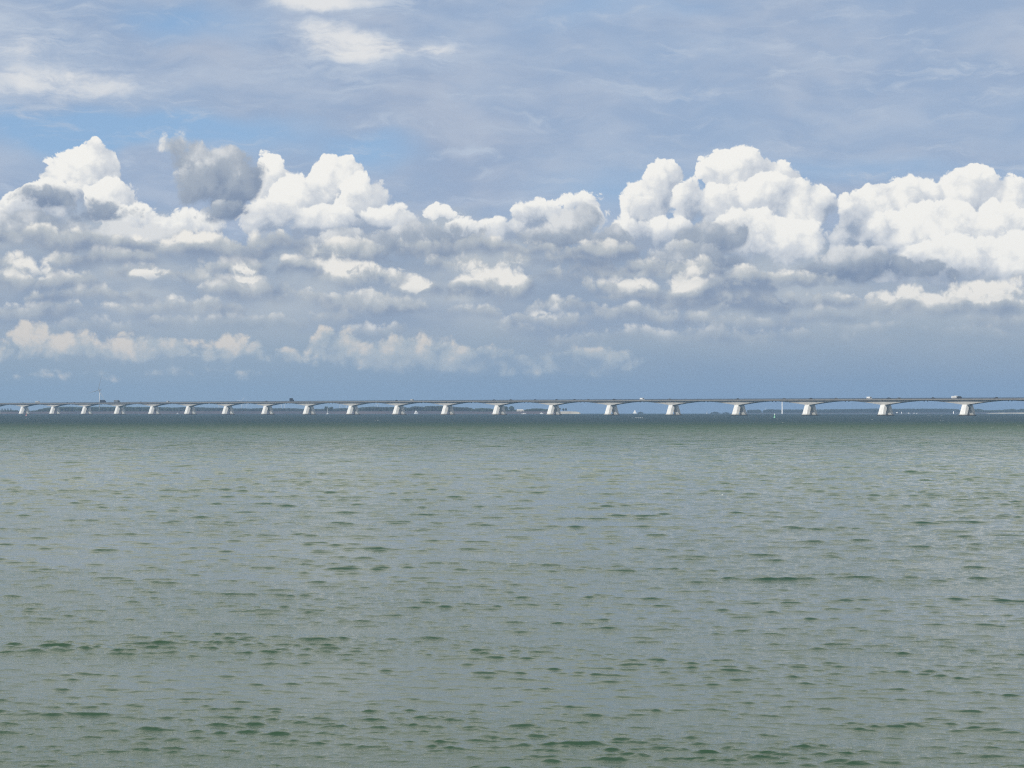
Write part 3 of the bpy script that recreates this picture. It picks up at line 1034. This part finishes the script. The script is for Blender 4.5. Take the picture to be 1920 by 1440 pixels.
CG = 'cars crossing the bridge'
cars = [(43, 'dark_paint', 'dark car over the leftmost whole pier'), (126, 'dark_paint', 'dark car just right of the second visible pier from the left'),
        (139, 'grey_paint', 'grey car left of the third pier from the left, behind a dark car'), (264, 'dark_paint', 'dark car between the fourth and fifth piers from the left'),
        (500, 'dark_paint', 'dark car over the eighth pier from the left'), (743, 'dark_paint', 'dark car over the pier left of the pale van'),
        (926, 'dark_paint', 'dark car left end of a string of cars over the middle piers'), (958, 'dark_paint', 'dark car second in the string over the middle piers'),
        (1003, 'blue_paint', 'dark blue car at mid-span before the pier with the sand spit'), (1044, 'dark_paint', 'dark car over the pier beside the sand spit'),
        (1077, 'dark_paint', 'dark car above the tip of the sand spit'), (1103, 'grey_paint', 'grey car at mid-span right of the sand spit'),
        (1151, 'dark_paint', 'dark car over the pier left of the small white sail'), (1255, 'grey_paint', 'grey car over the leftmost bright white pier'),
        (1383, 'dark_paint', 'dark car over the second bright white pier'), (1470, 'grey_paint', 'grey car above the slender white tower'),
        (1520, 'dark_paint', 'dark car over the third bright white pier'), (1568, 'grey_paint', 'grey car at mid-span left of the white van'),
        (1667, 'dark_paint', 'dark car over the pier right of the white van, left of two'), (1685, 'grey_paint', 'grey car right of two over the pier near the white van'),
        (1750, 'dark_paint', 'dark car alone at mid-span between the two rightmost piers'), (1868, 'dark_paint', 'dark car near the right edge beyond the last pier')]
for px, paint, lab in cars:
    vehicle(px, rnd.randint(0, 1) if paint == 'grey_paint' else 0, 'car', car_mesh(paint), lab, 'car', CG, rnd.random() < 0.5)
VG = 'vans on the bridge'
vehicle(315, 0, 'delivery_van', van_mesh('pale_paint'), 'pale van at mid-span between the fifth and sixth piers from the left', 'van', VG)
vehicle(773, 1, 'delivery_van', van_mesh('pale_paint'), 'pale van above the round white boat in midpicture', 'van', VG)
vehicle(1204, 0, 'delivery_van', van_mesh('white_paint'), 'small white van above the little white sail', 'van', VG)
vehicle(1630, 0, 'delivery_van', van_mesh('white_paint'), 'bright white van left of the second pier from the right', 'van', VG)


def truck(px, label, cab, box, length, high, lane=0, flip=False):
    t_ = -2.1 if lane == 0 else 2.1
    p = on_bridge(k_of(px, t_), t_, -RAIL_H + 0.012)
    o = thing('truck', label, 'truck', p, YAW + (math.pi if flip else 0), 'trucks on the bridge')
    h = length / 2
    mb = MB()
    mb.box(-h, h - 2.6, -1.22, 1.22, 1.1, high, box)
    mb.build('cargo_box', o)
    mb = MB()
    mb.box(h - 2.3, h, -1.2, 1.2, 0.6, 1.75, cab)
    mb.box(h - 2.3, h - 0.1, -1.15, 1.15, 1.752, 2.5, 'window_glass', (h - 2.3, h - 0.35, -1.1, 1.1))
    mb.box(h - 2.3, h - 0.4, -1.12, 1.12, 2.502, 2.9, cab)
    mb.build('cab', o)
    mb = MB()
    mb.box(-h + 0.3, h - 0.6, -0.5, 0.5, 0.5, 1.098, 'tyre')
    wheels(mb, (-h + 1.2, -h + 2.5, h - 1.1), 1.2, 0.5)
    mb.build('chassis', o)
    return o


truck(70.5, 'pale truck between the two leftmost piers', 'pale_paint', 'pale_paint', 12, 3.5)
truck(193, 'dark truck with tall body left of the fourth pier, left of two trucks', 'dark_paint', 'dark_paint', 14, 4.2)
truck(219, 'grey truck over the fourth pier, right of two trucks', 'dark_paint', 'grey_paint', 14, 4.0)
truck(547, 'short tall black truck at mid-span left of the ninth pier', 'dark_paint', 'dark_paint', 7, 4.6)
vehicle(1798.5, 0, 'delivery_van', van_mesh('dark_paint'), 'black van towing a white caravan over the rightmost pier', 'van', 'vans on the bridge')
p = on_bridge(k_of(1790, -2.1), -2.1, -RAIL_H + 0.012)
cv = thing('caravan', 'white caravan towed by a black van over the rightmost pier', 'caravan', p, YAW)
mb = MB()
mb.box(-3.0, -0.1, -1.1, 1.1, 0.45, 2.5, 'white_paint', (-2.85, -0.1, -1.05, 1.05))
mb.box(-0.1, 2.9, -1.1, 1.1, 0.45, 2.75, 'white_paint', (-0.1, 2.6, -1.05, 1.05))
mb.build('body', cv)
mb = MB()
mb.box(-1.6, -0.4, -1.14, -1.112, 1.3, 1.9, 'window_glass')
mb.box(0.5, 1.9, -1.14, -1.112, 1.3, 1.9, 'window_glass')
mb.build('window', cv)
mb = MB()
wheels(mb, (-0.4, 0.5), 1.05, 0.33)
mb.box(2.9, 4.3, -0.06, 0.06, 0.4, 0.5, 'tyre')
mb.build('chassis', cv)

# ------------------------------------------------------------------ wind turbines and the white tower
def turbine(px, dist, hub_py, rotor_px, base_py, label, mat, angle, group=None, yaw=0.0, blade_mat=None, slim=1.0):
    x, y = at(px, dist)
    z0 = height_at(base_py, x, y)
    zh = height_at(hub_py, x, y)
    h = zh - z0
    R = rotor_px * dist / F_PX
    o = thing('wind_turbine', label, 'wind turbine', (x, y, z0), yaw, group)
    mb = MB()
    mb.tube((0, 0, -1), (0, 0, h - R * 0.03), R * 0.055 * slim, R * 0.034 * slim, mat, 12)
    mb.build('tower', o, True)
    mb = MB()
    mb.box(-R * .035, R * .035, -R * .08, R * .10, h - R * .03, h + R * .04, mat)
    mb.build('nacelle', o)
    mb = MB()
    mb.tube((0, -R * .14, h), (0, -R * .082, h), R * .012, R * .036, mat, 10)
    hub = mb.build('hub', o)
    for j in range(3):
        a = angle + j * 2 * math.pi / 3
        c, s = math.cos(a), math.sin(a)
        mb = MB()
        prev = None
        for q, wd in ((0.02, .020), (0.08, .028), (0.2, .062), (0.45, .042), (0.75, .026), (1.0, .008)):
            w2 = wd * R * slim
            cx, cz = c * q * R, h + s * q * R
            nx, nz = -s * w2, c * w2
            th = max(0.006, 0.02 * (1 - q)) * R
            ring = [(cx + nx * .4, -R * .11 - th, cz + nz * .4), (cx + nx, -R * .11, cz + nz), (cx + nx * .4, -R * .11 + th, cz + nz * .4), (cx - nx * .7, -R * .11, cz - nz * .7)]
            if prev:
                for e in range(4):
                    mb.quad([prev[e], prev[(e + 1) % 4], ring[(e + 1) % 4], ring[e]], blade_mat or mat)
            prev = ring
        mb.quad(prev, blade_mat or mat)
        mb.build('blade', o, True)
    return o


turbine(186.6, 4300, 731.5, 30, 770.8, 'large wind turbine with shade-grey blades rising over the bridge at left', 'turbine_white', math.radians(72), None, -0.6, 'turbine_shaded', 0.5)
TG = 'tiny far wind turbines seen under the bridge'
for px, hub, rot, dd, ang, lab in [(411, 757, 9, 9000, 20, 'tiny pale far turbine behind the seventh pier from the left'), (452.8, 752, 12, 9000, 50, 'tiny far turbine under the span right of the seventh pier, left of two'),
                                   (461.5, 756, 8, 9500, 80, 'tiny far turbine under the span right of the seventh pier, right of two'), (528, 756.5, 9, 9000, 100, 'tiny white turbine left of a close pair beside the ninth pier'),
                                   (533.4, 757, 8, 9200, 35, 'tiny white turbine right of a close pair beside the ninth pier'), (637, 757, 8, 9300, 65, 'tiny pale turbine left of the tenth pier, past the white sail'),
                                   (650, 758.5, 7, 9600, 10, 'tiny faint turbine touching the tenth pier'), (707.4, 757.5, 8, 9300, 95, 'tiny pale turbine right of the tenth pier'),
                                   (1435, 766, 4, 8500, 40, 'tiny faint turbine in front of the right wood, left of the white tower')]:
    turbine(px, dd, hub, rot, 774, lab, 'turbine_white', math.radians(ang), TG, 0.0, None, 0.9)

x, y = at(1466.5, 5000)
z0 = drop(x, y)
tw = thing('light_tower', 'slender tall white tower standing behind the bridge under a right span', 'tower', (x, y, z0))
zt = height_at(750.6, x, y) - z0
mb = MB()
mb.lathe([(1.55, -1), (1.5, 1.5), (1.25, zt - 4.0), (1.25, zt - 2.4)], 'white_paint', 14)
mb.build('shaft', tw, True)
mb = MB()
mb.lathe([(0.0, zt - 2.5), (1.9, zt - 2.5), (1.9, zt - 2.1), (0.0, zt - 2.1)], 'white_paint', 14)
mb.build('gallery', tw)
mb = MB()
mb.lathe([(0.9, zt - 2.098), (0.9, zt - 0.8), (1.1, zt - 0.7), (0.0, zt)], 'window_glass', 12)
mb.build('lantern', tw)


# ------------------------------------------------------------------ boats and marks
def hull(mb, L, B, H, paint, deck):
    st = [(-0.5, 0.75, 0.0), (-0.2, 1.0, 0.0), (0.15, 0.9, 0.02), (0.35, 0.55, 0.1), (0.5, 0.04, 0.28)]
    rr = []
    for u, w, rise in st:
        b = B / 2 * w
        rr.append([(u * L, -b, H * (1 + rise)), (u * L, -b * 0.7, -0.4), (u * L, b * 0.7, -0.4), (u * L, b, H * (1 + rise))])
    for p, q in zip(rr, rr[1:]):
        for j in range(3):
            mb.quad([p[j], p[j + 1], q[j + 1], q[j]], paint)
        mb.quad([p[3], p[0], q[0], q[3]], deck)
    mb.quad(rr[0][::-1], paint)


def motor_boat(px, dist, L, H, label, paint='white_paint', rz=0.0, group='motor boats on the far water', big=1.0):
    x, y = at(px, dist)
    o = thing('motor_boat', label, 'boat', (x, y, drop(x, y)), rz, group)
    mb = MB()
    hull(mb, L, L * 0.32, H * 0.38, paint, 'white_paint')
    mb.build('hull', o)
    mb = MB()
    z = H * 0.40
    mb.box(-L * .32, L * .2, -L * .12, L * .12, z, H * 0.72 * big, 'white_paint', (-L * .30, L * .12, -L * .105, L * .105))
    mb.box(-L * .2, L * .08, -L * .09, L * .09, H * 0.72 * big + .003, H * big, 'white_paint', (-L * .18, L * .02, -L * .08, L * .08))
    cb = mb.build('cabin', o)
    mb = MB()
    for s in (-1, 1):
        yy = s * L * .121
        a, b = (yy, yy + s * .02)
        mb.box(-L * .22, L * .1, min(a, b), max(a, b), H * .5, H * .62, 'window_glass')
    mb.build('window', cb)
    return o


def sail_boat(px, dist, L, mast, label, rz=0.0, jib=True, group='sailing boats', bare=False, fat=1.0):
    x, y = at(px, dist)
    o = thing('sailing_boat', label, 'sailing boat', (x, y, drop(x, y)), rz, group)
    mb = MB()
    hull(mb, L, L * 0.3, L * 0.11, 'white_paint', 'white_paint')
    mb.box(-L * .15, L * .12, -L * .07, L * .07, L * .112, L * .17, 'white_paint')
    mb.build('hull', o)
    mb = MB()
    mb.tube((L * .08, 0, 0), (L * .08, 0, mast), 0.16, 0.09, 'white_paint')
    mb.build('mast', o)
    if not bare:
        mb = MB()
        n = 6
        for i in range(n):
            a, b = i / n, (i + 1) / n
            def edge_(q):
                z = L * .2 + (mast * .97 - L * .2) * q
                w = L * 0.48 * fat * (1 - q) ** 0.8
                return z, w
            (z0, w0), (z1, w1) = edge_(a), edge_(b)
            for s in (-.04, .04):
                mb.quad([(L * .05, s, z0), (L * .05 - w0, s + w0 * .12, z0), (L * .05 - w1, s + w1 * .12, z1), (L * .05, s, z1)][:: 1 if s < 0 else -1], 'sailcloth')
        mb.build('mainsail', o)
        if jib:
            mb = MB()
            for s in (-.04, .04):
                mb.quad([(L * .46, s, L * .16), (L * .02, s + .7, L * .2), (L * .09, s, mast * .82)], 'sailcloth')
            mb.build('jib', o)
    return o


sail_boat(1190.3, 5000, 9, 9.6, 'small white triangular sail on the horizon left of the first bright pier', 0.2)
sail_boat(1325.8, 5600, 7, 8.5, 'tiny pale sail on the horizon between two bright white piers', 1.2, False)
sail_boat(614.5, 3600, 8, 12.0, 'narrow white sail in front of two round dark trees', 1.35, False)
sail_boat(981.8, 3900, 8, 8.5, 'bare-masted boat moored off the far shore beside a pale house', 0.1, False, bare=True)
sail_boat(333, 4200, 5, 4.0, 'tiny boat with short mast between the fifth and sixth piers from the left', 0.5, False, bare=True)
motor_boat(780.5, 4200, 8.5, 6.2, 'round white boat right of the eleventh pier in midpicture', 'white_paint', 0.6, big=1.0)
motor_boat(1015.5, 4200, 6.5, 2.8, 'low white motor boat left of the pier by the sand spit', 'white_paint', 0.15)
motor_boat(1788, 4300, 6.0, 5.4, 'round white boat just left of the rightmost pier', 'white_paint', 1.2)
motor_boat(1681, 5000, 9.0, 4.0, 'dark-hulled boat with white cabin beside the second pier from the right', 'dark_paint', 3.0)
motor_boat(1690.5, 5000, 5.0, 4.6, 'compact white boat right of the dark-hulled boat', 'white_paint', 1.3)
motor_boat(1704, 5400, 7.0, 2.6, 'faint low boat off the right wood, first of three', 'pale_paint', 0.1)
motor_boat(1714, 5500, 6.0, 2.2, 'faint low boat off the right wood, middle of three', 'pale_paint', 0.2)
motor_boat(1719, 5600, 5.0, 2.2, 'faint low boat off the right wood, last of three', 'pale_paint', 0.0)


def spar_buoy(px, dist, h, paint, label, lean=0.0, topmark=True):
    x, y = at(px, dist)
    o = thing('spar_buoy', label, 'buoy', (x, y, drop(x, y)), 0, 'channel buoys')
    o.rotation_euler = (0, lean, 0)
    mb = MB()
    mb.lathe([(0.62, -0.8), (0.62, 0.25), (0.34, 0.5), (0.24, h * 0.7), (0.22, h * .8), (0.0, h * .8)], paint, 12)
    mb.build('float', o, True)
    mb = MB()
    mb.lathe([(0.0, h * .8), (0.30, h * .8 + .01), (0.30, h), (0.0, h)], 'white_paint' if paint == 'green_paint' else paint, 12)
    mb.build('topmark', o)
    return o


spar_buoy(49.2, 1900, 2.4, 'red_paint', 'pale red spar buoy in front of the leftmost pier')
spar_buoy(1452, 1300, 2.5, 'green_paint', 'green and white spar buoy in front of the bridge at right', 0.06)

# whitecaps: ragged low heaps of foam on a few breaking crests
mb = MB()
for px, py, w in [(1196, 784.2, 1.4), (1199.5, 784.3, 1.2), (1205.5, 784.2, 0.6), (709, 788.6, 0.7), (961.5, 803.2, 0.35), (1103, 822.5, 0.25), (1457, 786, 0.6), (1469.5, 793, 0.5),
                  (1740, 780, 0.8), (1766, 780, 0.8), (1765.5, 788.5, 0.6), (1853, 788, 0.5), (1858, 803, 0.3), (1913, 798.5, 0.5),
                  (49, 785.5, 0.6), (490, 785.4, 0.5), (330, 784, 0.4), (1635, 787, 0.5), (1355, 931, 0.12), (1340, 928, 0.10)]:
    d = CAM_H / ((py - LEVEL) / F_PX)
    d = CAM_H / ((py - LEVEL) / F_PX - d / (2 * R_EARTH))
    x, y = at(px, d)
    n = max(4, int(w * 9))
    for j in range(n):
        r = w * rnd.uniform(0.07, 0.18)
        mb.ball((x + rnd.gauss(0, w * 0.85), y + rnd.uniform(-.3, .3) * w, drop(x, y) + 0.08 + r * .2 + 0.06 * w), r, 'foam', 0.35, 0.5, 5)
tag(mb.build('whitecaps'), 'small white crests of foam scattered on the far water', None, None, 'stuff')

# ------------------------------------------------------------------ the air: far things fade to blue
mb = MB()
M['haze'] = bpy.data.materials.new('haze')
M['haze'].use_nodes = True
hn = M['haze'].node_tree
hn.nodes.clear()
pv = hn.nodes.new('ShaderNodeVolumePrincipled')
pv.inputs['Color'].default_value = (0.36, 0.56, 0.84, 1)
pv.inputs['Density'].default_value = 0.000085
pv.inputs['Anisotropy'].default_value = 0.0
ho_ = hn.nodes.new('ShaderNodeOutputMaterial')
hn.links.new(pv.outputs[0], ho_.inputs['Volume'])
mb.box(-12600, 12600, -12600, 12600, -14, 150, 'haze')
tag(mb.build('haze'), 'thin blue haze over the water', None, None, 'stuff')
